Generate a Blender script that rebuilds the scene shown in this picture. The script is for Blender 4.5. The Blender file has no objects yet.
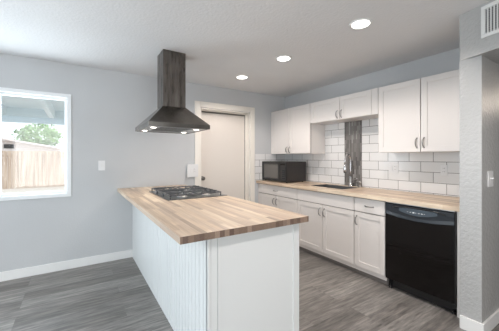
import bpy, bmesh, math, random
from mathutils import Vector, Matrix
R = math.radians
SC = bpy.context.scene
COL = SC.collection
random.seed(7)
H = 2.419                       # ceiling height

# ---------------------------------------------------------------- camera
cam_d = bpy.data.cameras.new('camera')
cam = bpy.data.objects.new('camera', cam_d); COL.objects.link(cam)
cam.location = (-3.2427, -3.8247, 1.32)
cam.rotation_euler = (R(90), 0, R(-32.765))
cam_d.sensor_width = 36; cam_d.sensor_fit = 'HORIZONTAL'
cam_d.lens = 268.67/499*36
cam_d.shift_y = -8.6/499
cam_d.clip_start = .05; cam_d.clip_end = 200
SC.camera = cam

# ---------------------------------------------------------------- exposure
SC.view_settings.view_transform = 'Standard'
SC.view_settings.look = 'None'
SC.view_settings.gamma = 1
SC.view_settings.use_curve_mapping = False
SC.view_settings.exposure = 0.25
SC.cycles.use_denoising = True
SC.cycles.max_bounces = 10
SC.cycles.diffuse_bounces = 6

# ---------------------------------------------------------------- world + sun
w = bpy.data.worlds.new('sky'); SC.world = w; w.use_nodes = True
bg = w.node_tree.nodes['Background']
bg.inputs[0].default_value = (.88, .95, 1.0, 1); bg.inputs[1].default_value = 1.5
sd = bpy.data.lights.new('sun', 'SUN'); sd.energy = 1.3; sd.angle = R(1); sd.color = (1, .95, .86)
sun = bpy.data.objects.new('sun', sd); COL.objects.link(sun)
sun.rotation_euler = (R(38), 0, R(25))          # high, from behind the house, on the fence

def area(name, loc, rot, sx, sy, e, col):
    d = bpy.data.lights.new(name, 'AREA'); d.shape = 'RECTANGLE'; d.size = sx; d.size_y = sy
    d.energy = e; d.color = col
    o = bpy.data.objects.new(name, d); COL.objects.link(o); o.location = loc; o.rotation_euler = rot
    return o
# daylight through the window and left opening, plus an added fill behind the camera
area('daylight_side', (-5.28, -2.6, 1.2), (0, R(-90), 0), 2.0, 3.2, 33, (.82, .92, 1.0))
area('daylight_window', (-4.0, .22, 1.45), (R(-105), 0, 0), 1.2, 1.1, 30, (.82, .92, 1.0))
area('rear_fill', (-3.5, -7.42, 1.35), (R(90), 0, 0), 2.8, 2.0, 50, (1.0, .97, .94))  # unseen soft fill, added to light the back wall evenly

# ================================================================ materials
def mat(name, col=(.8, .8, .8), rough=.5, metal=0, spec=None, emit=None, estr=0, coat=0):
    m = bpy.data.materials.new(name); m.use_nodes = True
    b = m.node_tree.nodes['Principled BSDF']
    b.inputs['Base Color'].default_value = (*col, 1); b.inputs['Roughness'].default_value = rough
    b.inputs['Metallic'].default_value = metal
    if spec is not None: b.inputs['Specular IOR Level'].default_value = spec
    if emit: b.inputs['Emission Color'].default_value = (*emit, 1); b.inputs['Emission Strength'].default_value = estr
    if coat: b.inputs['Coat Weight'].default_value = coat
    return m
def N(m, t): return m.node_tree.nodes.new(t)
def L(m, a, b): m.node_tree.links.new(a, b)
def P(m): return m.node_tree.nodes['Principled BSDF']
def ramp(m, stops):
    r = N(m, 'ShaderNodeValToRGB'); e = r.color_ramp.elements
    while len(e) < len(stops): e.new(.5)
    for i, (p, c) in enumerate(stops): e[i].position = p; e[i].color = (*c, 1)
    return r
def noise(m, vec, scale, detail=4, rough=.55):
    n = N(m, 'ShaderNodeTexNoise'); n.inputs['Scale'].default_value = scale
    n.inputs['Detail'].default_value = detail; n.inputs['Roughness'].default_value = rough
    L(m, vec, n.inputs['Vector']); return n
def mapping(m, scale=(1, 1, 1), rot=(0, 0, 0), loc=(0, 0, 0)):
    tc = N(m, 'ShaderNodeTexCoord'); mp = N(m, 'ShaderNodeMapping')
    mp.inputs['Scale'].default_value = scale; mp.inputs['Rotation'].default_value = rot
    mp.inputs['Location'].default_value = loc
    L(m, tc.outputs['Object'], mp.inputs['Vector']); return mp.outputs[0]
def bump(m, height, strength, dist=.01):
    b = N(m, 'ShaderNodeBump'); b.inputs['Strength'].default_value = strength
    b.inputs['Distance'].default_value = dist
    L(m, height, b.inputs['Height']); L(m, b.outputs[0], P(m).inputs['Normal']); return b
def mix(m, typ, fac, a, b):
    x = N(m, 'ShaderNodeMix'); x.data_type = 'RGBA'; x.blend_type = typ
    for s, v in ((x.inputs[0], fac), (x.inputs[6], a), (x.inputs[7], b)):
        if isinstance(v, (int, float)): s.default_value = v
        elif isinstance(v, tuple): s.default_value = (*v, 1)
        else: L(m, v, s)
    return x.outputs[2]

def painted(name, col, rough=.6, tex=.25, scale=90, dist=.004):
    m = mat(name, col, rough)
    v = mapping(m)
    n = noise(m, v, scale, 3)
    n2 = noise(m, v, 1.3, 2)
    r = ramp(m, [(.3, tuple(c*.97 for c in col)), (.7, tuple(min(1, c*1.03) for c in col))])
    L(m, n2.outputs[0], r.inputs[0]); L(m, r.outputs[0], P(m).inputs['Base Color'])
    bump(m, n.outputs[0], tex, dist)
    return m
M = {}
M['wall'] = painted('wall_paint', (.52, .53, .54), .55, .35, 60)
M['wall_hall'] = painted('pillar_paint', (.42, .42, .415), .28, 1.0, 42, .006)
M['ceiling'] = painted('ceiling_paint', (.73, .73, .735), .8, .9, 45)
M['trim'] = mat('white_trim', (.78, .78, .77), .4)
M['casing'] = mat('cream_trim', (.80, .76, .70), .4)
M['door'] = mat('cream_door', (.70, .65, .60), .42)
M['cab'] = mat('white_cabinet', (.72, .685, .66), .38)
M['gap'] = mat('cabinet_shadow_gap', (.22, .20, .19), .8)  # dark colour stands in for shade in door gaps and toe recess
M['pen'] = mat('white_panel', (.74, .76, .76), .36)
M['nickel'] = mat('brushed_nickel', (.32, .31, .30), .3, 1)
M['bronze'] = mat('dark_nickel', (.20, .19, .18), .35, 1)
M['plate'] = mat('white_plastic', (.73, .73, .735), .3)
M['slot'] = mat('dark_slot', (.03, .03, .03), .5)
M['black'] = mat('black_plastic', (.012, .012, .013), .28)
M['blackglass'] = mat('black_gloss', (.004, .003, .003), .1, spec=.35)
M['panel'] = mat('blue_black_panel', (.022, .027, .034), .22)
M['iron'] = mat('cast_iron', (.07, .075, .082), .36)
M['cooksteel'] = mat('cooktop_steel', (.20, .21, .22), .28, .8)
M['alum'] = mat('burner_aluminium', (.55, .55, .55), .35, 1)
M['vinyl'] = mat('window_vinyl', (.80, .82, .83), .35)
M['vent'] = mat('vent_white', (.72, .72, .71), .45)
M['lamp'] = mat('lamp_lens', (1, 1, 1), .5, emit=(1, .97, .92), estr=5)
M['hoodlamp'] = mat('hood_lamp_lens', (1, 1, 1), .5, emit=(1, .93, .82), estr=7)
M['chrome'] = mat('chrome', (.55, .55, .56), .16, 1)
M['sinksteel'] = mat('sink_dark', (.15, .155, .16), .35, .5)
M['mwside'] = mat('microwave_case', (.02, .016, .015), .35)
M['mwwin'] = mat('microwave_window', (.13, .122, .115), .2)

m = M['blackglass']
v = mapping(m, (2, 1.2, 9)); n = noise(m, v, 1.6, 4)
r = ramp(m, [(.35, (.06,)*3), (.75, (.18,)*3)]); L(m, n.outputs[0], r.inputs[0]); L(m, r.outputs[0], P(m).inputs['Roughness'])

nb = noise(m, mapping(m, (1, 1.5, 7)), 2.2, 3); bump(m, nb.outputs[0], .25, .01)
# stainless with smears
m = mat('smeared_stainless', (.3, .29, .27), .3, 1); M['steel'] = m
v = mapping(m, (14, 14, 1.6)); n = noise(m, v, 1.7, 5, .65)
r = ramp(m, [(.3, (.11, .097, .086)), (.5, (.155, .138, .125)), (.72, (.235, .215, .195))])
L(m, n.outputs[0], r.inputs[0]); L(m, r.outputs[0], P(m).inputs['Base Color'])
r = ramp(m, [(.3, (.22,)*3), (.8, (.42,)*3)]); L(m, n.outputs[0], r.inputs[0]); L(m, r.outputs[0], P(m).inputs['Roughness'])
m = mat('canopy_stainless', (.3, .29, .27), .24, 1); M['canopy'] = m
n = noise(m, mapping(m, (3, 3, 3)), 1.4, 3, .5)
r = ramp(m, [(.35, (.17, .155, .14)), (.7, (.30, .285, .265))]); L(m, n.outputs[0], r.inputs[0]); L(m, r.outputs[0], P(m).inputs['Base Color'])
M['steel_clean'] = mat('brushed_steel_underside', (.42, .42, .42), .32, 1)
M['filter'] = mat('hood_filter', (.16, .16, .16), .35, .9)

# butcher block
def block_wood(name, stops, sw, sl, grain, rough=.42, edge=False):
    m = mat(name, rough=rough)
    tc = N(m, 'ShaderNodeTexCoord'); sp = N(m, 'ShaderNodeSeparateXYZ'); L(m, tc.outputs['Object'], sp.inputs[0])
    cb = N(m, 'ShaderNodeCombineXYZ')
    L(m, sp.outputs['Y'], cb.inputs[0]); L(m, sp.outputs['X'], cb.inputs[1])
    br = N(m, 'ShaderNodeTexBrick'); L(m, cb.outputs[0], br.inputs['Vector'])
    br.inputs['Color1'].default_value = (0, 0, 0, 1); br.inputs['Color2'].default_value = (1, 1, 1, 1)
    br.inputs['Mortar'].default_value = (.5, .5, .5, 1)
    br.inputs['Scale'].default_value = 1; br.inputs['Mortar Size'].default_value = .0004
    br.inputs['Brick Width'].default_value = sl; br.inputs['Row Height'].default_value = sw
    br.offset = .37; br.offset_frequency = 2; br.squash = .8; br.squash_frequency = 3
    r = ramp(m, stops); L(m, br.outputs['Color'], r.inputs[0])
    v = mapping(m, grain); n = noise(m, v, 1, 5, .6)
    rg = ramp(m, [(.3, (.80, .78, .76)), (.65, (1.05, 1.05, 1.05))]); L(m, n.outputs[0], rg.inputs[0])
    n2 = noise(m, mapping(m), 2.2, 3)
    rb = ramp(m, [(.35, (.93, .92, .92)), (.65, (1.04, 1.04, 1.04))]); L(m, n2.outputs[0], rb.inputs[0])
    c = mix(m, 'MULTIPLY', 1.0, r.outputs[0], rg.outputs[0]); c = mix(m, 'MULTIPLY', 1.0, c, rb.outputs[0])
    L(m, c, P(m).inputs['Base Color'])
    return m
tan = [(0, (.38, .29, .22)), (.25, (.60, .465, .345)), (.5, (.69, .555, .415)), (.75, (.52, .40, .31)), (1, (.78, .66, .51))]
M['block'] = block_wood('butcher_block', tan, .034, .70, (70, 3, 70))
M['endgrain'] = block_wood('butcher_block_end_grain', [(0, (.13, .085, .065)), (.2, (.28, .20, .15)), (.4, (.16, .11, .085)), (.6, (.36, .27, .21)), (.8, (.15, .10, .08)), (1, (.26, .19, .145))], .030, .52, (260, 3, 260))

# floor planks
m = mat('grey_vinyl_plank', rough=.4); M['floor'] = m
br = N(m, 'ShaderNodeTexBrick'); L(m, mapping(m), br.inputs['Vector'])
br.inputs['Color1'].default_value = (0, 0, 0, 1); br.inputs['Color2'].default_value = (1, 1, 1, 1)
br.inputs['Mortar'].default_value = (.1, .1, .1, 1); br.inputs['Scale'].default_value = 1
br.inputs['Mortar Size'].default_value = .0012; br.inputs['Brick Width'].default_value = 1.22; br.inputs['Row Height'].default_value = .155
br.offset = .37; br.offset_frequency = 3
r = ramp(m, [(0, (.135, .126, .118)), (.5, (.185, .174, .164)), (1, (.25, .237, .224))]); L(m, br.outputs['Color'], r.inputs[0])
# grain stretched along x, shifted per plank
tc = N(m, 'ShaderNodeTexCoord'); ad = N(m, 'ShaderNodeVectorMath'); ad.operation = 'MULTIPLY_ADD'
L(m, br.outputs['Color'], ad.inputs[0]); ad.inputs[1].default_value = (7, 3, 5); L(m, tc.outputs['Object'], ad.inputs[2])
mp = N(m, 'ShaderNodeMapping'); mp.inputs['Scale'].default_value = (2.8, 26, 1); L(m, ad.outputs[0], mp.inputs[0])
n = noise(m, mp.outputs[0], 1.5, 7, .68)
rg = ramp(m, [(.3, (.38, .37, .36)), (.5, (1, 1, 1)), (.68, (1.65, 1.61, 1.56))]); L(m, n.outputs[0], rg.inputs[0])
c = mix(m, 'MULTIPLY', 1.0, r.outputs[0], rg.outputs[0])
L(m, c, P(m).inputs['Base Color']); bump(m, n.outputs[0], .12, .002)
rr = ramp(m, [(.3, (.30,)*3), (.7, (.5,)*3)]); L(m, n.outputs[0], rr.inputs[0]); L(m, rr.outputs[0], P(m).inputs['Roughness'])

# tiles : vector (x+y, z)
def tile_vec(m, ox, oz):
    tc = N(m, 'ShaderNodeTexCoord'); sp = N(m, 'ShaderNodeSeparateXYZ'); L(m, tc.outputs['Object'], sp.inputs[0])
    a = N(m, 'ShaderNodeMath'); a.operation = 'ADD'; L(m, sp.outputs[0], a.inputs[0]); L(m, sp.outputs[1], a.inputs[1])
    a2 = N(m, 'ShaderNodeMath'); a2.operation = 'ADD'; L(m, a.outputs[0], a2.inputs[0]); a2.inputs[1].default_value = ox
    a3 = N(m, 'ShaderNodeMath'); a3.operation = 'ADD'; L(m, sp.outputs[2], a3.inputs[0]); a3.inputs[1].default_value = oz
    c = N(m, 'ShaderNodeCombineXYZ'); L(m, a2.outputs[0], c.inputs[0]); L(m, a3.outputs[0], c.inputs[1]); return c.outputs[0]
m = mat('white_subway_tile', rough=.16); M['tile'] = m
br = N(m, 'ShaderNodeTexBrick'); L(m, tile_vec(m, 2.607-.013+.12525*21, -.926), br.inputs['Vector'])
br.inputs['Color1'].default_value = (.70, .70, .70, 1); br.inputs['Color2'].default_value = (.76, .755, .75, 1)
br.inputs['Mortar'].default_value = (.16, .155, .15, 1); br.inputs['Scale'].default_value = 1
br.inputs['Mortar Size'].default_value = .0026; br.inputs['Mortar Smooth'].default_value = .1
br.inputs['Brick Width'].default_value = .2505; br.inputs['Row Height'].default_value = .1135; br.offset = .5; br.offset_frequency = 2
L(m, br.outputs['Color'], P(m).inputs['Base Color'])
iv = N(m, 'ShaderNodeMath'); iv.operation = 'SUBTRACT'; iv.inputs[0].default_value = 1; L(m, br.outputs['Fac'], iv.inputs[1])
bump(m, iv.outputs[0], .6, .003)
m = mat('grey_mosaic', rough=.2); M['mosaic'] = m
tv = tile_vec(m, 3, 0)
sw_ = N(m, 'ShaderNodeSeparateXYZ'); L(m, tv, sw_.inputs[0]); cb = N(m, 'ShaderNodeCombineXYZ')
L(m, sw_.outputs[1], cb.inputs[0]); L(m, sw_.outputs[0], cb.inputs[1])
br = N(m, 'ShaderNodeTexBrick'); L(m, cb.outputs[0], br.inputs['Vector'])
br.inputs['Color1'].default_value = (0, 0, 0, 1); br.inputs['Color2'].default_value = (1, 1, 1, 1)
br.inputs['Mortar'].default_value = (.35, .35, .35, 1); br.inputs['Scale'].default_value = 1
br.inputs['Mortar Size'].default_value = .0012; br.inputs['Brick Width'].default_value = .12; br.inputs['Row Height'].default_value = .0225
br.offset = .43; br.offset_frequency = 2
r = ramp(m, [(0, (.10, .095, .09)), (.4, (.16, .15, .143)), (.75, (.21, .20, .19)), (1, (.33, .32, .31))])
L(m, br.outputs['Color'], r.inputs[0]); L(m, r.outputs[0], P(m).inputs['Base Color'])

# glass
m = bpy.data.materials.new('window_glass'); m.use_nodes = True; M['glass'] = m
nt = m.node_tree; nt.nodes.clear()
o = nt.nodes.new('ShaderNodeOutputMaterial'); t = nt.nodes.new('ShaderNodeBsdfTransparent'); g = nt.nodes.new('ShaderNodeBsdfGlossy')
g.inputs['Roughness'].default_value = .02; mx = nt.nodes.new('ShaderNodeMixShader'); mx.inputs[0].default_value = .05
t.inputs[0].default_value = (.97, .98, .98, 1)
nt.links.new(t.outputs[0], mx.inputs[1]); nt.links.new(g.outputs[0], mx.inputs[2]); nt.links.new(mx.outputs[0], o.inputs[0])

# outside
M['patio'] = mat('painted_patio_wood', (.82, .88, .90), .6)
M['patio_beam'] = mat('patio_beam_paint', (.66, .76, .82), .6)
m = mat('fence_wood', rough=.8); M['fence'] = m
n = noise(m, mapping(m, (5.5, 5.5, .4)), 1.3, 3); r = ramp(m, [(.3, (.30, .21, .16)), (.5, (.50, .39, .31)), (.7, (.62, .53, .45))])
L(m, n.outputs[0], r.inputs[0]); L(m, r.outputs[0], P(m).inputs['Base Color'])
M['ground'] = mat('pale_dry_ground', (.60, .56, .52), .9)
M['stucco'] = mat('pale_stucco', (.78, .72, .70), .9)
M['roof'] = mat('pale_roof', (.80, .72, .70), .8)
m = mat('tree_leaves', rough=.7); M['leaf'] = m
n = noise(m, mapping(m), 3, 4); r = ramp(m, [(.35, (.10, .22, .08)), (.65, (.30, .46, .20))])
L(m, n.outputs[0], r.inputs[0]); L(m, r.outputs[0], P(m).inputs['Base Color'])
M['bark'] = mat('bark', (.18, .13, .1), .9)

# ================================================================ mesh helpers
def BM(): return bmesh.new()
def box(bm, x0, x1, y0, y1, z0, z1, bev=0, mi=0):
    x0, x1 = sorted((x0, x1)); y0, y1 = sorted((y0, y1)); z0, z1 = sorted((z0, z1))
    vs = [bm.verts.new(p) for p in ((x0, y0, z0), (x1, y0, z0), (x1, y1, z0), (x0, y1, z0), (x0, y0, z1), (x1, y0, z1), (x1, y1, z1), (x0, y1, z1))]
    fs = [bm.faces.new([vs[i] for i in f]) for f in ((3, 2, 1, 0), (4, 5, 6, 7), (0, 1, 5, 4), (1, 2, 6, 5), (2, 3, 7, 6), (3, 0, 4, 7))]
    for f in fs: f.material_index = mi
    if bev:
        es = list({e for f in fs for e in f.edges})
        bmesh.ops.bevel(bm, geom=es, offset=bev, segments=2, affect='EDGES', profile=.6)
    return fs
def poly_prism(bm, pts, z0, z1, mi=0):
    a = [bm.verts.new((x, y, z0)) for x, y in pts]; b = [bm.verts.new((x, y, z1)) for x, y in pts]
    n = len(pts)
    fs = [bm.faces.new(a[::-1]), bm.faces.new(b)] + [bm.faces.new((a[i], a[(i+1) % n], b[(i+1) % n], b[i])) for i in range(n)]
    bmesh.ops.recalc_face_normals(bm, faces=fs)
    for f in fs: f.material_index = mi
def tube(bm, pts, rad, seg=10, cap=True):
    pts = [Vector(p) for p in pts]
    if not isinstance(rad, (list, tuple)): rad = [rad]*len(pts)
    rings = []; up = Vector((.31, .17, .93))
    prev = None
    for i, p in enumerate(pts):
        t = (pts[min(i+1, len(pts)-1)] - pts[max(i-1, 0)]).normalized()
        if prev is None: a = t.cross(up).normalized()
        else: a = (prev - t*prev.dot(t)).normalized()
        prev = a; b = t.cross(a)
        rings.append([bm.verts.new(p + (a*math.cos(2*math.pi*k/seg) + b*math.sin(2*math.pi*k/seg))*rad[i]) for k in range(seg)])
    for i in range(len(rings)-1):
        for k in range(seg):
            f = bm.faces.new((rings[i][k], rings[i][(k+1) % seg], rings[i+1][(k+1) % seg], rings[i+1][k])); f.smooth = True
    if cap: bm.faces.new(rings[0][::-1]); bm.faces.new(rings[-1])
def lathe(bm, prof, c=(0, 0, 0), axis='Z', seg=24, smooth=True):
    """prof: list of (radius, height) along axis"""
    c = Vector(c); rings = []
    for r_, h_ in prof:
        ring = []
        for k in range(seg):
            a = 2*math.pi*k/seg; u, v_ = r_*math.cos(a), r_*math.sin(a)
            q = {'Z': (u, v_, h_), 'Y': (u, h_, v_), 'X': (h_, u, v_)}[axis]
            ring.append(bm.verts.new(c + Vector(q)))
        rings.append(ring)
    fs = []
    for i in range(len(rings)-1):
        for k in range(seg):
            f = bm.faces.new((rings[i][k], rings[i][(k+1) % seg], rings[i+1][(k+1) % seg], rings[i+1][k])); f.smooth = smooth; fs.append(f)
    fs.append(bm.faces.new(rings[0][::-1])); fs.append(bm.faces.new(rings[-1]))
    bmesh.ops.recalc_face_normals(bm, faces=fs)
def obj(name, bm, m, parent=None, loc=None, rot=None):
    me = bpy.data.meshes.new(name); bm.to_mesh(me); bm.free()
    for mm in (m if isinstance(m, (list, tuple)) else [m]): me.materials.append(mm)
    o = bpy.data.objects.new(name, me); COL.objects.link(o)
    if parent: o.parent = parent
    if loc: o.location = loc
    if rot: o.rotation_euler = rot
    return o
def tag(o, label, cat, group=None, kind=None):
    o['label'] = label; o['category'] = cat
    if group: o['group'] = group
    if kind: o['kind'] = kind
    return o
def thing(name, label, cat, loc=(0, 0, 0), rz=0, group=None):
    o = bpy.data.objects.new(name, None); COL.objects.link(o); o.empty_display_size = .1
    o.location = loc; o.rotation_euler = (0, 0, rz)
    return tag(o, label, cat, group)
def struct(name, bm, m, parent=None):
    o = obj(name, bm, m, parent)
    if not parent: o['kind'] = 'structure'
    return o
def B(*a, **k):
    bm = BM(); box(bm, *a, **k); return bm

# ================================================================ room shell
XL, YN = -5.3, -7.5
PX, PY0, PY1 = -.7425, -2.953, -3.089        # pillar front plane and its two sides
struct('floor', B(XL-.1, 3.2, YN-.1, .12, -.1, 0), M['floor'])
struct('ceiling', B(XL-.1, 3.2, YN-.1, .12, H, H+.1), M['ceiling'])
# back wall with window and door holes
WX0, WX1, WZ0, WZ1 = -4.56, -3.295, .853, 2.058
DX0, DX1, DZ = -1.668, -.775, 2.070
bm = BM()
for a in ((XL-.1, WX0, 0, H), (WX0, WX1, 0, WZ0), (WX0, WX1, WZ1, H), (WX1, DX0, 0, H), (DX0, DX1, DZ, H), (DX1, .12, 0, H)):
    box(bm, a[0], a[1], 0, .15, a[2], a[3])
struct('wall_back', bm, M['wall'])
struct('wall_right', B(0, .12, PY0, 0, 0, H), M['wall'])
# pillar end + hallway side wall
struct('wall_pillar', B(PX, 3.2, PY1, PY0, 0, H, bev=0), M['wall_hall'])
# header over the hallway opening, running at a slight angle
d = Vector((-.28035, -.9599)); P0 = Vector((PX, PY0-.006)); P1 = P0 + d*2.6
bm = BM(); poly_prism(bm, [tuple(P0), (PX+.02, PY0-.006), (PX+.02, PY1+.0), (2.9, PY1), (2.9, P1.y), tuple(P1)], 2.066, H-.001)
struct('wall_header', bm, M['wall_hall'])
struct('wall_hall_end', B(2.9, 3.1, -6.0, PY1, 0, H), M['wall_hall'])
struct('wall_hall_front', B(P1.x, 3.1, P1.y-.15, P1.y, 0, H), M['wall_hall'])
struct('wall_front_right', B(P1.x, P1.x+.15, YN, P1.y-.15, 0, H), M['wall'])
# left wall with big opening for the patio door
bm = BM()

box(bm, XL-.1, XL, -.9, .15, 0, H); box(bm, XL-.1, XL, YN, -4.3, 0, H); box(bm, XL-.1, XL, -4.3, -.9, 2.3, H); box(bm, XL-.1, XL, -4.3, -.9, 0, .06)
struct('wall_left', bm, M['wall'])
bm = BM()
box(bm, XL-.1, -5.0, YN-.1, YN, 0, H); box(bm, -1.4, P1.x+.15, YN-.1, YN, 0, H); box(bm, -5.0, -1.4, YN-.1, YN, 2.4, H); box(bm, -5.0, -1.4, YN-.1, YN, 0, .3)
struct('wall_front', bm, M['wall'])

# baseboards
PENX0 = -2.6226
def baseboard(name, x0, x1, y0, y1, h=.100):
    bm = B(x0, x1, y0, y1, 0, h, bev=.004); struct(name, bm, M['trim'])
baseboard('baseboard_back', XL, PENX0, -.016, 0)
baseboard('baseboard_pillar_front', PX-.015, PX, PY1-.015, PY0-.005)
baseboard('baseboard_pillar_side', PX, 2.9, PY1-.015, PY1)

# ---------------------------------------------------------------- window
wn = struct('window_1', B(WX0, WX1, 0, .11, WZ1-.001, WZ1), M['vinyl'])
bm = BM(); fw = .042; y0, y1 = -.012, .10
box(bm, WX0, WX1, y0, y1, WZ1-fw, WZ1, .003); box(bm, WX0, WX1, y0, y1, WZ0, WZ0+fw, .003)
box(bm, WX0, WX0+fw, y0, y1, WZ0+fw, WZ1-fw, .003); box(bm, WX1-fw, WX1, y0, y1, WZ0+fw, WZ1-fw, .003)
obj('window_frame', bm, M['vinyl'], wn)
XM = -3.945
def sash(x0, x1, y0, y1, s):
    z0, z1 = WZ0+fw, WZ1-fw; bm = BM()
    box(bm, x0, x1, y0, y1, z1-s, z1, .002); box(bm, x0, x1, y0, y1, z0, z0+s, .002)
    box(bm, x0, x0+s, y0, y1, z0+s, z1-s, .002); box(bm, x1-s, x1, y0, y1, z0+s, z1-s, .002)
    o = obj('window_sash', bm, M['vinyl'], wn)
    obj('pane', B(x0+s*.6, x1-s*.6, (y0+y1)/2-.003, (y0+y1)/2+.003, z0+s*.6, z1-s*.6), M['glass'], o)
    return o
s1 = sash(XM-.01, WX1-fw, .045, .075, .026)
s2 = sash(WX0+fw, XM+.018, .010, .040, .036)
obj('sash_latch', B(XM-.012, XM+.010, -.004, .010, 1.42, 1.49, bev=.004), M['plate'], s2)

# ---------------------------------------------------------------- door + casing
YD = .12
dr = struct('door_1', B(DX0+.018, DX1-.018, YD, YD+.035, .008, DZ-.022), M['door'])
bm = BM(); lathe(bm, [(.034, 0), (.034, -.006), (.013, -.010), (.012, -.032), (.022, -.038), (.030, -.052), (.030, -.064), (.020, -.073), (.002, -.075)], (-1.592, YD, .985), 'Y')
obj('door_knob', bm, M['bronze'], dr)
bm = BM(); box(bm, DX1-.034, DX1-.0185, YD-.006, YD+.02, .01, DZ-.0305); box(bm, DX0+.0285, DX1-.034, YD-.006, YD+.02, DZ-.052, DZ-.0305)
obj('door_gap_shade', bm, M['bronze'], dr)  # dark strips paint the shade along the door head and right gap
bm = BM()      # jamb and stop
box(bm, DX0, DX0+.018, 0, .15, 0, DZ); box(bm, DX1-.018, DX1, 0, .15, 0, DZ); box(bm, DX0, DX1, 0, .15, DZ-.018, DZ)
box(bm, DX0+.018, DX0+.028, .07, YD-.002, 0, DZ-.018); box(bm, DX1-.028, DX1-.018, .07, YD-.002, 0, DZ-.018); box(bm, DX0+.018, DX1-.018, .07, YD-.002, DZ-.030, DZ-.018)
struct('trim_1', bm, M['casing'])
bm = BM(); cw = .090
box(bm, DX0-cw, DX0-.004, -.018, 0, 0, DZ+cw, .004); box(bm, DX1+.004, DX1+cw, -.018, 0, 0, DZ+cw, .004); box(bm, DX0-.004, DX1+.004, -.018, 0, DZ+.004, DZ+cw, .004)
struct('trim_2', bm, M['casing'])

# ================================================================ cabinets
def shaker(bm, x, y0, y1, z0, z1, th=.019, st=.057, rec=.008, bev=.0015):
    """door facing -x; front plane at x-th, back at x"""
    y0, y1 = sorted((y0, y1))
    box(bm, x-th, x, y0, y0+st, z0, z1, bev); box(bm, x-th, x, y1-st, y1, z0, z1, bev)
    box(bm, x-th, x, y0+st, y1-st, z0, z0+st, bev); box(bm, x-th, x, y0+st, y1-st, z1-st, z1, bev)
    box(bm, x-th+rec, x-.002, y0+st-.003, y1-st+.003, z0+st-.003, z1-st+.003)
def pull_bm(c, vertical=True, Lh=.096):
    """bow pull on a face looking to -x at point c"""
    bm = BM(); pts = []; rad = []
    for i in range(13):
        t = -1+2*i/12; off = .030*(1-abs(t)**3.0)
        p = (c[0]-off-.002, c[1]+(0 if vertical else t*Lh/2), c[2]+(t*Lh/2 if vertical else 0))
        pts.append(p); rad.append(.0042+.0028*(1-t*t))
    tube(bm, pts, rad, 8)
    for s in (-1, 1):
        q = (c[0], c[1]+(0 if vertical else s*Lh/2), c[2]+(s*Lh/2 if vertical else 0))
        lathe(bm, [(.0075, 0), (.0075, -.004), (.005, -.006)], q, 'X', 10)
    return bm
XU = -.33
def upper(label, y0, y1, z0, z1, doors, hz, filler=None, split=None):
    root = thing('wall_cabinet', label, 'cabinet', (0, y0, z0), 0, 'white wall cabinets along the right wall')
    Y = lambda y: y-y0
    bm = BM(); box(bm, XU+.030, -.002, Y(y1)+.001, Y(y0)-.001, 0, z1-z0, .001)
    obj('cabinet_body', bm, M['cab'], root)
    obj('gap_shade_plate', B(XU+.0195, XU+.0297, Y(y1)+.004, Y(y0)-.004, .004, z1-z0-.004), M['gap'], root)  # dark plate behind the doors, paints the shade in their gaps
    for i, (a, b, hy) in enumerate(doors):
        bm = BM(); shaker(bm, XU+.019, Y(b)+.0035, Y(a)-.0035, .002, z1-z0-.002)
        dd = obj('cabinet_door', bm, M['cab'], root)
        obj('door_pull', pull_bm((XU, Y(hy), hz-z0)), M['nickel'], dd)
    if filler:
        obj('filler_strip', B(XU, XU+.018, Y(filler[1])+.001, Y(filler[0])-.002, .001, z1-z0-.001), M['cab'], root)
ZT = 2.116
upper('white two-door wall cabinet in the corner above the black microwave', -.004, -.958, 1.370, ZT,
      [(-.004, -.478, -.445), (-.478, -.958, -.510)], 1.435)
upper('short white two-door wall cabinet above the faucet and sink', -.961, -2.026, 1.815, ZT,
      [(-.961, -1.488, -1.455), (-1.488, -1.945, -1.521)], 1.885, filler=(-1.945, -2.026))
upper('tall white two-door wall cabinet next to the textured pillar, above the dishwasher', -2.029, -2.948, 1.370, ZT,
      [(-2.029, -2.481, -2.447), (-2.481, -2.948, -2.515)], 1.462)

XB = -.61; CT0, CT1 = .876, .914
def base_cab(label, y0, y1, fronts, dz0=.715, dz1=.862):
    root = thing('base_cabinet', label, 'cabinet', (0, y0, 0), 0, 'white base cabinets along the right wall')
    Y = lambda y: y-y0
    bm = BM(); a_, b_ = Y(y1)+.001, Y(y0)-.001
    box(bm, XB+.032, -.001, a_, a_+.018, .1, CT0-.001); box(bm, XB+.032, -.001, b_-.018, b_, .1, CT0-.001)
    box(bm, XB+.032, -.001, a_+.018, b_-.018, .1, .118); box(bm, -.013, -.001, a_+.018, b_-.018, .118, CT0-.001)
    box(bm, XB+.032, XB+.045, a_+.018, b_-.018, .118, CT0-.001)
    obj('cabinet_body', bm, M['cab'], root)
    obj('gap_shade_plate', B(XB+.0195, XB+.0317, Y(y1)+.003, Y(y0)-.003, .104, CT0-.006), M['gap'], root)  # dark plate, gives painted shade lines between drawers and doors
    obj('bottom_rail', B(XB+.020, XB+.036, Y(y1)+.001, Y(y0)-.001, 0.056, .0995), M['cab'], root)
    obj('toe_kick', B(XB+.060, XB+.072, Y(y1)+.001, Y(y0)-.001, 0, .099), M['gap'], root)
    for kind, a, b, hy in fronts:
        bm = BM()
        if kind in ('drawer', 'false'):
            box(bm, XB, XB+.019, Y(b)+.004, Y(a)-.004, dz0+.002, dz1, .002)
            dd = obj('drawer' if kind == 'drawer' else 'drawer_front', bm, M['cab'], root)
            if kind == 'drawer': obj('drawer_pull', pull_bm((XB, Y(hy), (dz0+dz1)/2), False), M['nickel'], dd)
        else:
            shaker(bm, XB+.019, Y(b)+.004, Y(a)-.004, .105, dz0-.008)
            dd = obj('cabinet_door', bm, M['cab'], root)
            obj('door_pull', pull_bm((XB, Y(hy), .615)), M['nickel'], dd)
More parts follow.
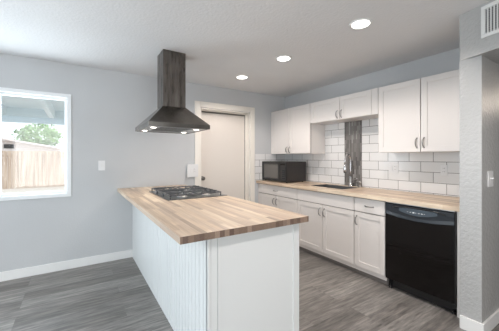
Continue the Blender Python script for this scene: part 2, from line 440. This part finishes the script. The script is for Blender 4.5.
base_cab('white base cabinet with one wide drawer over two doors, in the corner under the microwave', -.004, -.981,
         [('drawer', -.004, -.981, -.49), ('door', -.004, -.490, -.455), ('door', -.490, -.981, -.525)])
base_cab('white sink base cabinet with a handleless false drawer front over two doors', -.984, -1.912,
         [('false', -.984, -1.912, 0), ('door', -.984, -1.448, -1.413), ('door', -1.448, -1.912, -1.483)])
base_cab('narrow white base cabinet with one drawer and one door, left of the dishwasher', -1.915, -2.279,
         [('drawer', -1.915, -2.279, -2.10), ('door', -1.915, -2.279, -1.95)])
tag(obj('filler_panel', B(XB+.005, -.02, -2.950, -2.888, 0, CT0-.002), M['cab']), 'thin white filler strip between the dishwasher and the textured pillar', 'panel')

# ---------------------------------------------------------------- long counter with sink hole
SY0, SY1, SX0, SX1 = -1.07, -1.63, -.45, -.10
XC = -.645
bm = BM()
box(bm, XC, SX0, PY0+.001, -.001, CT0, CT1); box(bm, SX1, -.001, PY0+.001, -.001, CT0, CT1)
box(bm, SX0, SX1, SY0, -.001, CT0, CT1); box(bm, SX0, SX1, PY0+.001, SY1, CT0, CT1)
tag(obj('worktop', bm, M['block']), 'long butcher block worktop on the right wall holding the sink and microwave', 'countertop')

# sink
sk = thing('kitchen_sink', 'dark grey undermount sink set in the butcher block under the faucet', 'sink', (0, 0, .69))
bm = BM(); g = .004; zb = 0; zt = .222
def bowl(bm, x0, x1, y0, y1):
    box(bm, x0, x1, y0, y1, 0, .004)
    box(bm, x0, x0+g, y0, y1, 0, zt); box(bm, x1-g, x1, y0, y1, 0, zt)
    box(bm, x0+g, x1-g, y0, y0+g, 0, zt); box(bm, x0+g, x1-g, y1-g, y1, 0, zt)
bowl(bm, SX0+.001, SX1-.001, SY1+.001, SY0-.001)
obj('sink_bowl', bm, M['sinksteel'], sk)
bm = BM(); lathe(bm, [(.045, .004), (.045, .008), (.03, .009), (.028, .006)], (-.28, -1.35, 0)); obj('drain', bm, M['chrome'], sk)

# faucet
fx, fy = -.060, -1.46
fa = thing('kitchen_faucet', 'tall pull-down gooseneck faucet standing before the grey mosaic strip', 'faucet', (fx, fy, CT1))
bm = BM(); lathe(bm, [(.030, 0), (.030, .008), (.023, .014), (.021, .13), (.016, .14)], (0, 0, 0)); obj('faucet_body', bm, M['chrome'], fa)
bm = BM(); pts = [(0, 0, .13), (0, 0, .22), (0, 0, .31)]
for i in range(1, 13):
    a = math.pi*i/12; pts.append((-.06+.06*math.cos(a), 0, .345+.095*math.sin(a)))
pts.append((-.12, 0, .30)); tube(bm, pts, .0125, 12); obj('gooseneck', bm, M['chrome'], fa)
bm = BM(); lathe(bm, [(.0135, .315), (.018, .305), (.021, .24), (.022, .20), (.015, .196)], (-.12, 0, 0)); sh = obj('spray_head', bm, M['chrome'], fa)
bm = BM(); lathe(bm, [(.019, .196), (.019, .188), (.01, .187)], (-.12, 0, 0)); obj('nozzle', bm, M['black'], sh)
bm = BM(); tube(bm, [(0, -.015, .085), (0, -.035, .088), (-.005, -.075, .10), (-.01, -.11, .115)], [.011, .008, .006, .005], 8); obj('lever_handle', bm, M['chrome'], fa)
so = thing('soap_dispenser', 'small grey soap dispenser on the worktop right of the faucet', 'dispenser', (-.06, -1.60, CT1))
bm = BM(); lathe(bm, [(.022, 0), (.022, .006), (.014, .012), (.013, .05), (.019, .055), (.019, .078), (.012, .084)], (0, 0, 0)); obj('dispenser_body', bm, M['nickel'], so)
bm = BM(); tube(bm, [(0, 0, .075), (-.03, 0, .082), (-.075, 0, .074)], [.009, .0075, .006], 8); obj('spout', bm, M['nickel'], so)

# ---------------------------------------------------------------- backsplash
bm = BM(); t = .008
box(bm, -t, -.0005, PY0+.001, -1.600, CT1+.0005, 1.3695); box(bm, -t, -.0005, -1.321, -.0005, CT1+.0005, 1.3695)
box(bm, -t, -.0005, -2.027, -1.600, 1.3695, 1.8145); box(bm, -t, -.0005, -1.321, -.960, 1.3695, 1.8145)
box(bm, -.672, -t, -t, -.0005, CT1+.0005, 1.3695)
bs = tag(obj('tile_backsplash', bm, M['tile']), 'white subway tile backsplash with dark grout above the long worktop', 'backsplash')
obj('mosaic_strip', B(-t-.002, -.0005, -1.600, -1.321, CT1+.0005, 1.8145), M['mosaic'], bs)

# ---------------------------------------------------------------- outlets and switches
def plate_thing(name, label, cat, loc, rz, w, h, kind, group=None, depth=.006):
    """local frame: plate lies in xz, faces -y"""
    root = thing(name, label, cat, loc, rz, group)
    obj('cover_plate', B(-w/2, w/2, -depth, 0, -h/2, h/2, bev=.002), M['plate'], root)
    n = len(kind)
    for i, k in enumerate(kind):
        cx = (i-(n-1)/2)*.046
        if k == 'd':       # decora receptacle
            f = obj('receptacle', B(cx-.0165, cx+.0165, -depth-.003, -depth+.001, -.033, .033, bev=.001), M['plate'], root)
            for zz in (-.018, .016):
                for xx in (cx-.008, cx+.0055): obj('socket_slot', B(xx, xx+.0025, -depth-.0036, -depth-.0028, zz, zz+.009), M['slot'], f)
        elif k == 't':     # toggle
            obj('toggle_surround', B(cx-.009, cx+.009, -depth-.0015, -depth+.001, -.018, .018, bev=.0006), M['vent'], root)
            obj('toggle', B(cx-.005, cx+.005, -depth-.016, -depth, .000, .011, bev=.001), M['plate'], root)
        else:
            obj('rocker', B(cx-.0165, cx+.0165, -depth-.004, -depth+.001, -.033, .033, bev=.0015), M['plate'], root)
    return root
plate_thing('light_switch', 'white single toggle switch plate alone on the grey wall between the window and range hood', 'switch', (-2.979, 0, 1.212), 0, .074, .122, 't')
plate_thing('wall_outlet', 'large white outlet plate overlapping the left door casing', 'outlet', (-1.798, -.018, 1.118), 0, .165, .188, 'rd', depth=.018)
plate_thing('wall_outlet', 'white double-width outlet plate on the tiles, left of the single one', 'outlet', (-t, -2.030, 1.183), R(-90), .116, .118, 'rd')
plate_thing('wall_outlet', 'white single outlet plate on the tiles beside the pillar', 'outlet', (-t, -2.563, 1.180), R(-90), .064, .112, 'd')
plate_thing('light_switch', 'white switch plate on the textured hallway wall at the right edge', 'switch', (-.572, PY1, 1.150), 0, .105, .118, 't')

# ================================================================ microwave
mwx, mwy0, mwy1, mwz0, mwz1 = -.535, -.022, -.652, .926, 1.245
mw = thing('microwave', 'black countertop microwave in the corner of the long worktop', 'microwave', (0, 0, CT1))
Z = lambda z: z-CT1
bm = B(mwx+.025, -.105, mwy1, mwy0, Z(mwz0), Z(mwz1), bev=.006); obj('microwave_case', bm, M['mwside'], mw)
yd = -.50
bm = BM(); a0, a1, b0, b1 = yd+.001, mwy0, Z(mwz0)+.002, Z(mwz1)-.002; fr = .045
box(bm, mwx, mwx+.024, a0, a0+fr, b0, b1, .003); box(bm, mwx, mwx+.024, a1-fr, a1, b0, b1, .003)
box(bm, mwx, mwx+.024, a0+fr, a1-fr, b0, b0+fr, .003); box(bm, mwx, mwx+.024, a0+fr, a1-fr, b1-fr, b1, .003)
md = obj('microwave_door', bm, M['black'], mw)
obj('door_window', B(mwx+.006, mwx+.020, a0+fr-.002, a1-fr+.002, b0+fr-.002, b1-fr+.002), M['mwwin'], md)
cp = obj('control_panel', B(mwx, mwx+.024, mwy1+.001, yd-.002, b0, b1, bev=.003), M['black'], mw)
obj('display', B(mwx-.001, mwx+.001, mwy1+.018, yd-.018, b1-.055, b1-.028), M['blackglass'], cp)
bm = BM()
for i in range(5):
    for j in range(3):
        yy = mwy1+.020+j*.024; zz = b0+.045+i*.030
        box(bm, mwx-.0015, mwx+.001, yy, yy+.017, zz, zz+.017)
obj('keypad', bm, M['panel'], cp)
for x in (mwx+.05, -.15):
    for y in (mwy0-.04, mwy1+.04):
        bm = BM(); lathe(bm, [(.012, 0), (.014, .0125)], (x, y, 0), seg=12); obj('foot', bm, M['black'], mw)

# ================================================================ dishwasher
DY0, DY1 = -2.285, -2.884
dw = thing('dishwasher', 'black built-in dishwasher under the right end of the long worktop', 'dishwasher', (0, 0, 0))
obj('dishwasher_tub', B(XB+.03, -.05, DY1+.004, DY0-.004, .09, .862), M['black'], dw)
obj('door_panel', B(XB-.012, XB+.03, DY1+.010, DY0-.003, .105, .752, bev=.004), M['blackglass'], dw)
# control panel: bowed front with a curved scoop
bm = BM(); n = 16; zt_, zb_ = .862, .745
rows = []
for i in range(n+1):
    t_ = i/n; y = DY0-.003+(DY1+.010-DY0+.003)*t_; s = math.sin(math.pi*t_)
    bow = XB-.014-.010*s
    drop = .030*s
    prof = [(XB+.03, zt_), (bow+.010, zt_), (bow, zt_-.008), (bow, zt_-.040), (bow+.003, zb_-drop+.028+.012), (bow-.002, zb_-drop*.8+.010), (bow+.010, zb_-drop*.8), (XB+.03, zb_-drop*.8)]
    rows.append([bm.verts.new((x_, y, z_)) for x_, z_ in prof])
for i in range(n):
    for k in range(len(rows[0])):
        k2 = (k+1) % len(rows[0]); bm.faces.new((rows[i][k], rows[i+1][k], rows[i+1][k2], rows[i][k2]))
bm.faces.new(rows[0]); bm.faces.new(rows[-1][::-1]); bmesh.ops.recalc_face_normals(bm, faces=bm.faces)
cpn = obj('control_panel', bm, M['panel'], dw)
# pocket handle lip (curved dark recess) and the lighter touch strip
yc = (DY0+DY1)/2
bm = BM(); pts = []
for i in range(17):
    t_ = -1+2*i/16; pts.append((XB-.0235+.008*t_*t_, yc+t_*.225, .848-.022*(abs(t_)**3)))
tube(bm, pts, .0065, 8); obj('pocket_handle', bm, M['black'], cpn)
bm = BM(); n = 12; top = []; bot = []
for i in range(n+1):
    t_ = -1+2*i/n; x_ = XB-.0262+.0085*t_*t_
    top.append((x_, yc+t_*.200, .840-.008*t_*t_)); bot.append((x_-.001, yc+t_*.172, .840-.062*(1-t_*t_*.5)))
vt = [bm.verts.new(p) for p in top]; vb = [bm.verts.new(p) for p in bot]; vt2 = [bm.verts.new((p[0]+.006, p[1], p[2])) for p in top]; vb2 = [bm.verts.new((p[0]+.006, p[1], p[2])) for p in bot]
for i in range(n):
    bm.faces.new((vt[i], vt[i+1], vb[i+1], vb[i])); bm.faces.new((vt2[i], vb2[i], vb2[i+1], vt2[i+1]))
    bm.faces.new((vt[i], vt2[i], vt2[i+1], vt[i+1])); bm.faces.new((vb[i], vb[i+1], vb2[i+1], vb2[i]))
bmesh.ops.recalc_face_normals(bm, faces=bm.faces)
tp = obj('touch_strip', bm, mat('touch_strip_grey', (.06, .08, .10), .3), cpn)
bm = BM()
for i, (w_, h_) in enumerate(((.008, .004), (.010, .005), (.016, .011), (.007, .004), (.012, .005), (.014, .006), (.006, .004))):
    yy = yc+.078-i*.024; box(bm, XB-.0292+.0085*((yy-yc)/.200)**2, XB-.024, yy, yy-w_, .806-h_/2, .806+h_/2)
obj('button_marks', bm, mat('pale_button_marks', (.75, .78, .8), .5), tp)
obj('toe_panel', B(XB+.05, XB+.065, DY1+.006, DY0-.004, .012, .10), M['black'], dw)
obj('mounting_trim', B(XB-.004, XB+.03, DY1+.010, DY0-.003, .8635, .8745), M['alum'], dw)
obj('side_trim', B(XB-.006, XB+.02, DY1+.001, DY1+.009, .10, .862), M['mwside'], dw)
for y in (DY0-.03, DY1+.03):
    bm = BM(); lathe(bm, [(.016, 0), (.016, .012), (.008, .014), (.008, .09)], (XB+.035, y, 0), seg=12); obj('levelling_foot', bm, M['black'], dw)
obj('door_seal_clip', B(XB-.012, XB+.04, DY1+.002, DY1+.022, .062, .10, bev=.004), M['black'], dw)

# ================================================================ peninsula
pn = thing('kitchen_peninsula', 'white kitchen peninsula base with beadboard side carrying the cooktop worktop', 'island', (-2.27, -1.2, 0))
ox, oy = -2.27, -1.2
def PB(x0, x1, y0, y1, z0, z1, bev=0): return B(x0-ox, x1-ox, y0-oy, y1-oy, z0, z1, bev=bev)
YE = -2.417; XE = -1.925
obj('cabinet_body', PB(PENX0+.012, XE-.004, YE+.012, -.003, 0, CT0-.001), M['pen'], pn)
# beadboard: profile extruded in z, running along y
bm = BM(); prof = []; y = YE+.0; pitch = .0615
yy = YE
prof.append((PENX0, yy))
while yy < -.004-pitch:
    a = yy+pitch
    prof += [(PENX0, a-.016), (PENX0+.009, a-.013), (PENX0+.009, a-.007), (PENX0-.0015, a-.003), (PENX0, a)]
    yy = a
prof.append((PENX0, -.003)); prof += [(PENX0+.011, -.003), (PENX0+.011, YE)]
poly_prism(bm, [(x_-ox, y_-oy) for x_, y_ in prof], .0, CT0-.002)
obj('beadboard_side', bm, M['pen'], pn)
bm = BM()
box(bm, PENX0-ox, -2.602-ox, YE-.006-oy, YE+.011-oy, 0, CT0-.002, .001)
obj('corner_post', bm, M['pen'], pn)
bm = BM()
box(bm, -2.600-ox, -2.560-ox, YE-.004-oy, YE+.011-oy, 0, CT0-.002, .001); box(bm, -2.558-ox, -2.545-ox, YE-.007-oy, YE+.011-oy, 0, CT0-.002, .002)
box(bm, -2.545-ox, -1.977-ox, YE-oy, YE+.011-oy, 0, CT0-.002)
box(bm, -1.977-ox, XE-ox, YE-.007-oy, YE+.011-oy, 0, CT0-.002, .002)
obj('end_panel', bm, M['pen'], pn)
# worktop with end grain on the short end
px0, px1, py = -2.8031, -1.9037, -2.494
bm = BM(); fs = box(bm, px0, px1, py, -.002, CT0, CT1); fs[2].material_index = 1
tag(obj('worktop', bm, [M['block'], M['endgrain']]), 'butcher block worktop with striped end grain on the peninsula', 'countertop')

# ---------------------------------------------------------------- gas cooktop
cx0, cx1, cy0, cy1 = -2.530, -1.912, -1.330, -.555
ck = thing('gas_cooktop', 'black gas cooktop with five burners and iron grates set in the peninsula worktop', 'cooktop', ((cx0+cx1)/2, (cy0+cy1)/2, CT1))
hx, hy = (cx1-cx0)/2, (cy1-cy0)/2
bm = BM()
box(bm, -hx, hx, -hy, hy, .0005, .007, .002); obj('cooktop_tray', bm, M['cooksteel'], ck)
spots = [(-.13, -.25, .040), (.13, -.25, .034), (0, 0, .052), (-.13, .25, .036), (.13, .25, .042)]
for bx_, by_, br_ in spots:
    bm = BM(); lathe(bm, [(br_*1.35, .006), (br_*1.3, .012), (br_*.95, .014), (br_*.9, .022), (br_*.5, .023)], (bx_, by_, 0)); bu = obj('burner', bm, M['alum'], ck)
    bm = BM(); lathe(bm, [(br_*.8, .022), (br_*.86, .026), (br_*.8, .031), (br_*.3, .033)], (bx_, by_, 0)); obj('burner_cap', bm, M['iron'], bu)
def grate(y0, y1, cs):
    bm = BM(); x0, x1 = -hx+.02, hx-.06; z0, z1 = .034, .046; b = .0055
    box(bm, x0, x1, y0, y0+2*b, z0, z1, .002); box(bm, x0, x1, y1-2*b, y1, z0, z1, .002)
    box(bm, x0, x0+2*b, y0, y1, z0, z1, .002); box(bm, x1-2*b, x1, y0, y1, z0, z1, .002)
    for cx_, cy_ in cs:
        for k in range(4):
            a = math.pi/4+k*math.pi/2; c_, s_ = math.cos(a), math.sin(a)
            tube(bm, [(cx_+.022*c_, cy_+.022*s_, .044), (cx_+.06*c_, cy_+.06*s_, .046), (cx_+.11*c_, cy_+.11*s_, .042)], b, 6)
        box(bm, x0, cx_-.035, cy_-b, cy_+b, z0, z1+.004, .001) if cx_ < 0.05 else None
        box(bm, cx_+.035, x1, cy_-b, cy_+b, z0, z1+.004, .001) if cx_ > -0.05 else None
        box(bm, cx_-b, cx_+b, y0, cy_-.035, z0, z1+.004, .001); box(bm, cx_-b, cx_+b, cy_+.035, y1, z0, z1+.004, .001)
    box(bm, -b, b, y0, y1, z0, z1, .001) if len(cs) > 1 else None
    for gx in (x0+b, x1-b):
        for gy in (y0+b, y1-b): tube(bm, [(gx, gy, .0065), (gx, gy, .036)], .006, 6)
    obj('grate', bm, M['iron'], ck)
grate(-.365, -.126, [(-.13, -.25), (.12, -.25)]); grate(-.120, .120, [(0, 0)]); grate(.126, .365, [(-.13, .25), (.12, .25)])
for k in range(5):
    bm = BM(); lathe(bm, [(.021, .007), (.020, .020), (.017, .030), (.004, .032)], (hx-.032, -.05+k*.075, 0), seg=16)
    box(bm, hx-.050, hx-.014, -.05+k*.075-.004, -.05+k*.075+.004, .028, .036, .001)
    obj('control_knob', bm, M['black'], ck)

# ---------------------------------------------------------------- range hood
hd = thing('range_hood', 'stainless chimney range hood hanging from the ceiling over the cooktop', 'range hood', (-2.385, -.932, 1.605))
bx0, bx1, by0, by1 = -.305, .305, -.330, .330
bm = BM(); zl = .043
# lip walls (open below)
for a in ((bx0, bx1, by0, by0+.012), (bx0, bx1, by1-.012, by1), (bx0, bx0+.012, by0+.012, by1-.012), (bx1-.012, bx1, by0+.012, by1-.012)):
    box(bm, a[0], a[1], a[2], a[3], 0, zl)
cx_, cyA, cyB = .1185, -.122, .112
zt2 = .236
lo = [bm.verts.new(p) for p in ((bx0, by0, zl), (bx1, by0, zl), (bx1, by1, zl), (bx0, by1, zl))]
hi = [bm.verts.new(p) for p in ((-cx_, cyA, zt2), (cx_, cyA, zt2), (cx_, cyB, zt2), (-cx_, cyB, zt2))]
for i in range(4): bm.faces.new((lo[i], lo[(i+1) % 4], hi[(i+1) % 4], hi[i]))
bm.faces.new(hi)
obj('hood_canopy', bm, M['canopy'], hd)
bm = BM(); box(bm, -cx_+.001, cx_-.001, cyA+.001, cyB-.001, zt2-.002, H-1.605-.0005, .001); ch = obj('hood_chimney', bm, M['steel'], hd)
bm = BM(); zz = .006      # underside frame with two filters
box(bm, bx0+.013, bx1-.013, by0+.013, -.235, zz, zz+.012); box(bm, bx0+.013, bx1-.013, .235, by1-.013, zz, zz+.012)
box(bm, bx0+.013, -.170, -.235, .235, zz, zz+.012); box(bm, .160, bx1-.013, -.235, .235, zz, zz+.012)
un = obj('hood_underside', bm, M['steel_clean'], hd)
for s in (-1, 1):
    bm = BM(); x0, x1 = (-.168, -.006) if s < 0 else (-.002, .158)
    box(bm, x0, x1, -.233, .233, .014, .020)
    for k in range(14): box(bm, x0+.006, x1-.006, -.225+k*.0335, -.208+k*.0335, .010, .0145)
    obj('grease_filter', bm, M['filter'], hd)
for lx in (-.222, .206):
    for ly in (-.175, .205):
        LX, LY = lx, (-.185 if ly < 0 else .205)
        LX = (-.228 if lx < 0 else .212)
        bm = BM(); lathe(bm, [(.034, zz), (.034, zz-.004), (.024, zz-.004)], (LX, LY, 0)); f = obj('lamp_ring', bm, M['chrome'], hd)
        bm = BM(); lathe(bm, [(.026, zz-.0035), (.026, zz-.0055), (.01, zz-.006)], (LX, LY, 0)); obj('lamp_lens', bm, M['hoodlamp'], f)
        d_ = bpy.data.lights.new('hood_lamp_light', 'SPOT'); d_.energy = 3.0; d_.spot_size = R(110); d_.spot_blend = .8; d_.color = (1, .86, .68); d_.shadow_soft_size = .02
        o_ = bpy.data.objects.new('hood_lamp_light', d_); COL.objects.link(o_); o_.parent = f; o_.location = (LX, LY, zz-.02)

# ---------------------------------------------------------------- recessed ceiling lights
names = ['recessed ceiling light closest to the vent and camera, largest of three', 'middle recessed ceiling light of the row of three', 'recessed ceiling light farthest back, near the cream door, smallest of three', 'added unseen recessed ceiling light behind the camera, for the peninsula end panel']
for i, (x, y) in enumerate(((-1.270, -2.455), (-1.300, -1.510), (-1.328, -.660), (-1.75, -3.90))):  # last one is unseen, added to light the peninsula end panel
    root = thing('recessed_light', names[i], 'ceiling light', (x, y, H), 0, 'recessed ceiling lights')
    bm = BM(); lathe(bm, [(.092, 0), (.090, -.005), (.078, -.008), (.070, -.003)], (0, 0, 0), seg=32); tr = obj('trim_ring', bm, M['trim'], root)
    bm = BM(); lathe(bm, [(.071, -.0035), (.068, -.0065), (.03, -.0075)], (0, 0, 0), seg=32); obj('lens', bm, M['lamp'], root)
    d_ = bpy.data.lights.new('recessed_light_beam', 'SPOT'); d_.energy = 43 if i < 3 else 95; d_.spot_size = R(146); d_.spot_blend = .45
    d_.color = (1, .91, .85); d_.shadow_soft_size = .07
    o_ = bpy.data.objects.new('recessed_light_beam', d_); COL.objects.link(o_); o_.parent = root; o_.location = (0, 0, -.02)
d_ = bpy.data.lights.new('hallway_light', 'POINT'); d_.energy = 6; d_.color = (1, .85, .72); d_.shadow_soft_size = .12
o_ = bpy.data.objects.new('hallway_light', d_); COL.objects.link(o_); o_.location = (1.08, -3.52, 2.0)

# ---------------------------------------------------------------- vent on the header
vt_c = P0 + d*.328
vn = thing('air_vent', 'white louvred return air vent on the header above the pillar', 'vent', (vt_c.x, vt_c.y, 2.283), math.atan2(d.y, d.x))
# local x along header (towards camera), local -y faces the room
hw, hh, fr = .178, .113, .026
bm = BM()
box(bm, -hw, hw, -.012, 0, hh-fr, hh, .003); box(bm, -hw, hw, -.012, 0, -hh, -hh+fr, .003)
box(bm, -hw, -hw+fr, -.012, 0, -hh+fr, hh-fr, .003); box(bm, hw-fr, hw, -.012, 0, -hh+fr, hh-fr, .003)
obj('vent_frame', bm, M['vent'], vn)
obj('vent_backing', B(-hw+fr, hw-fr, -.0025, -.0005, -hh+fr, hh-fr), M['slot'], vn)
bm = BM(); x_ = -hw+fr+.012
while x_ < hw-fr-.004:
    box(bm, x_, x_+.0065, -.010, -.003, -hh+fr, hh-fr); x_ += .0195
z_ = -hh+fr+.008
while z_ < hh-fr-.003:
    box(bm, -hw+fr, hw-fr, -.006, -.003, z_, z_+.0022); z_ += .016
obj('vent_louvres', bm, M['vent'], vn)

# ================================================================ outside the window
struct('ground', B(-30, 20, .2, 45, -.3, -.15), M['ground'])
pc = thing('patio_cover', 'pale blue painted patio cover with rafters seen through the window', 'patio cover', (-4.5, 3.4, 0))
bm = BM(); obj('roof_deck', B(-3.5, 3.5, -3.15, .35, 2.37, 2.40), M['patio'], pc, rot=None)
obj('beam', B(-3.5, 3.5, -.06, .06, 2.03, 2.15, bev=.005), M['patio_beam'], pc)
obj('fascia', B(-3.5, 3.5, .30, .35, 2.15, 2.37), M['patio'], pc)
for k in range(9):
    obj('rafter', B(-3.38+k*.83, -3.30+k*.83, -3.14, .30, 2.15, 2.37), M['patio'], pc)
for x in (-3.3, 3.3): obj('post', B(x-.06, x+.06, -.06, .06, -.15, 2.03), M['patio'], pc)
bm = BM(); x = -14.
while x < 6:
    hgt = 1.60+random.uniform(-.01, .01); w_ = .135
    box(bm, x, x+w_, 0, .02, -.15, hgt); x += w_+.012
fe = tag(obj('wooden_fence', bm, M['fence'], loc=(0, 12.6, 0)), 'weathered wooden board fence behind the yard, seen through the window', 'fence')
obj('fence_rail', B(-14, 6, .021, .06, 1.3, 1.4), M['fence'], fe)
nh = thing('neighbour_house', 'pale neighbouring house with a low gable roof behind the wooden fence', 'house', (-7.6, 15, -.15))
bm = BM(); pts = [(-3.4, 0), (3.4, 0), (3.4, 1.95), (0, 2.55), (-3.4, 1.95)]
a = [bm.verts.new((x, 0, z)) for x, z in pts]; b = [bm.verts.new((x, 4.0, z)) for x, z in pts]
bm.faces.new(a); bm.faces.new(b[::-1])
for i in range(5): bm.faces.new((a[i], b[i], b[(i+1) % 5], a[(i+1) % 5]))
bmesh.ops.recalc_face_normals(bm, faces=bm.faces); obj('house_wall', bm, M['stucco'], nh)
for s_ in (-1, 1):
    bm = BM(); q = [(0, 2.56), (s_*3.7, 1.907), (s_*3.7, 1.99), (0, 2.66)]
    a = [bm.verts.new((x, -.35, z)) for x, z in q]; b = [bm.verts.new((x, 4.3, z)) for x, z in q]
    bm.faces.new(a); bm.faces.new(b[::-1])
    for i in range(4): bm.faces.new((a[i], b[i], b[(i+1) % 4], a[(i+1) % 4]))
    bmesh.ops.recalc_face_normals(bm, faces=bm.faces); obj('roof_slope', bm, M['roof'], nh)
obj('house_window', B(1.15, 1.55, -.03, -.001, 1.92, 2.14), M['slot'], nh)
def tree(label, loc, hgt, rad, seed):
    rnd = random.Random(seed); root = thing('leafy_tree', label, 'tree', loc)
    bm = BM(); tube(bm, [(0, 0, 0), (.05, 0, hgt*.4), (0, .05, hgt*.75)], [.14, .11, .06], 8); obj('trunk', bm, M['bark'], root)
    bm = BM()
    for i in range(1400):
        u = Vector((rnd.gauss(0, 1), rnd.gauss(0, 1), rnd.gauss(0, 1))).normalized()*rad*rnd.uniform(.5, 1)**.5*(1+.22*math.sin(i*.9))
        c = Vector((u.x*1.35, u.y, u.z*.95+hgt)); s = rnd.uniform(.07, .15)
        A_ = Vector((rnd.uniform(-1, 1), rnd.uniform(-1, 1), rnd.uniform(-1, 1))).normalized(); B_ = A_.orthogonal().normalized()
        vs = [bm.verts.new(c+A_*s), bm.verts.new(c+B_*s*.6), bm.verts.new(c-A_*s), bm.verts.new(c-B_*s*.6)]; bm.faces.new(vs)
    obj('foliage', bm, M['leaf'], root)
tree('green leafy tree rising behind the fence and pale roof', (-5.6, 21.6, -.15), 3.0, .95, 3)
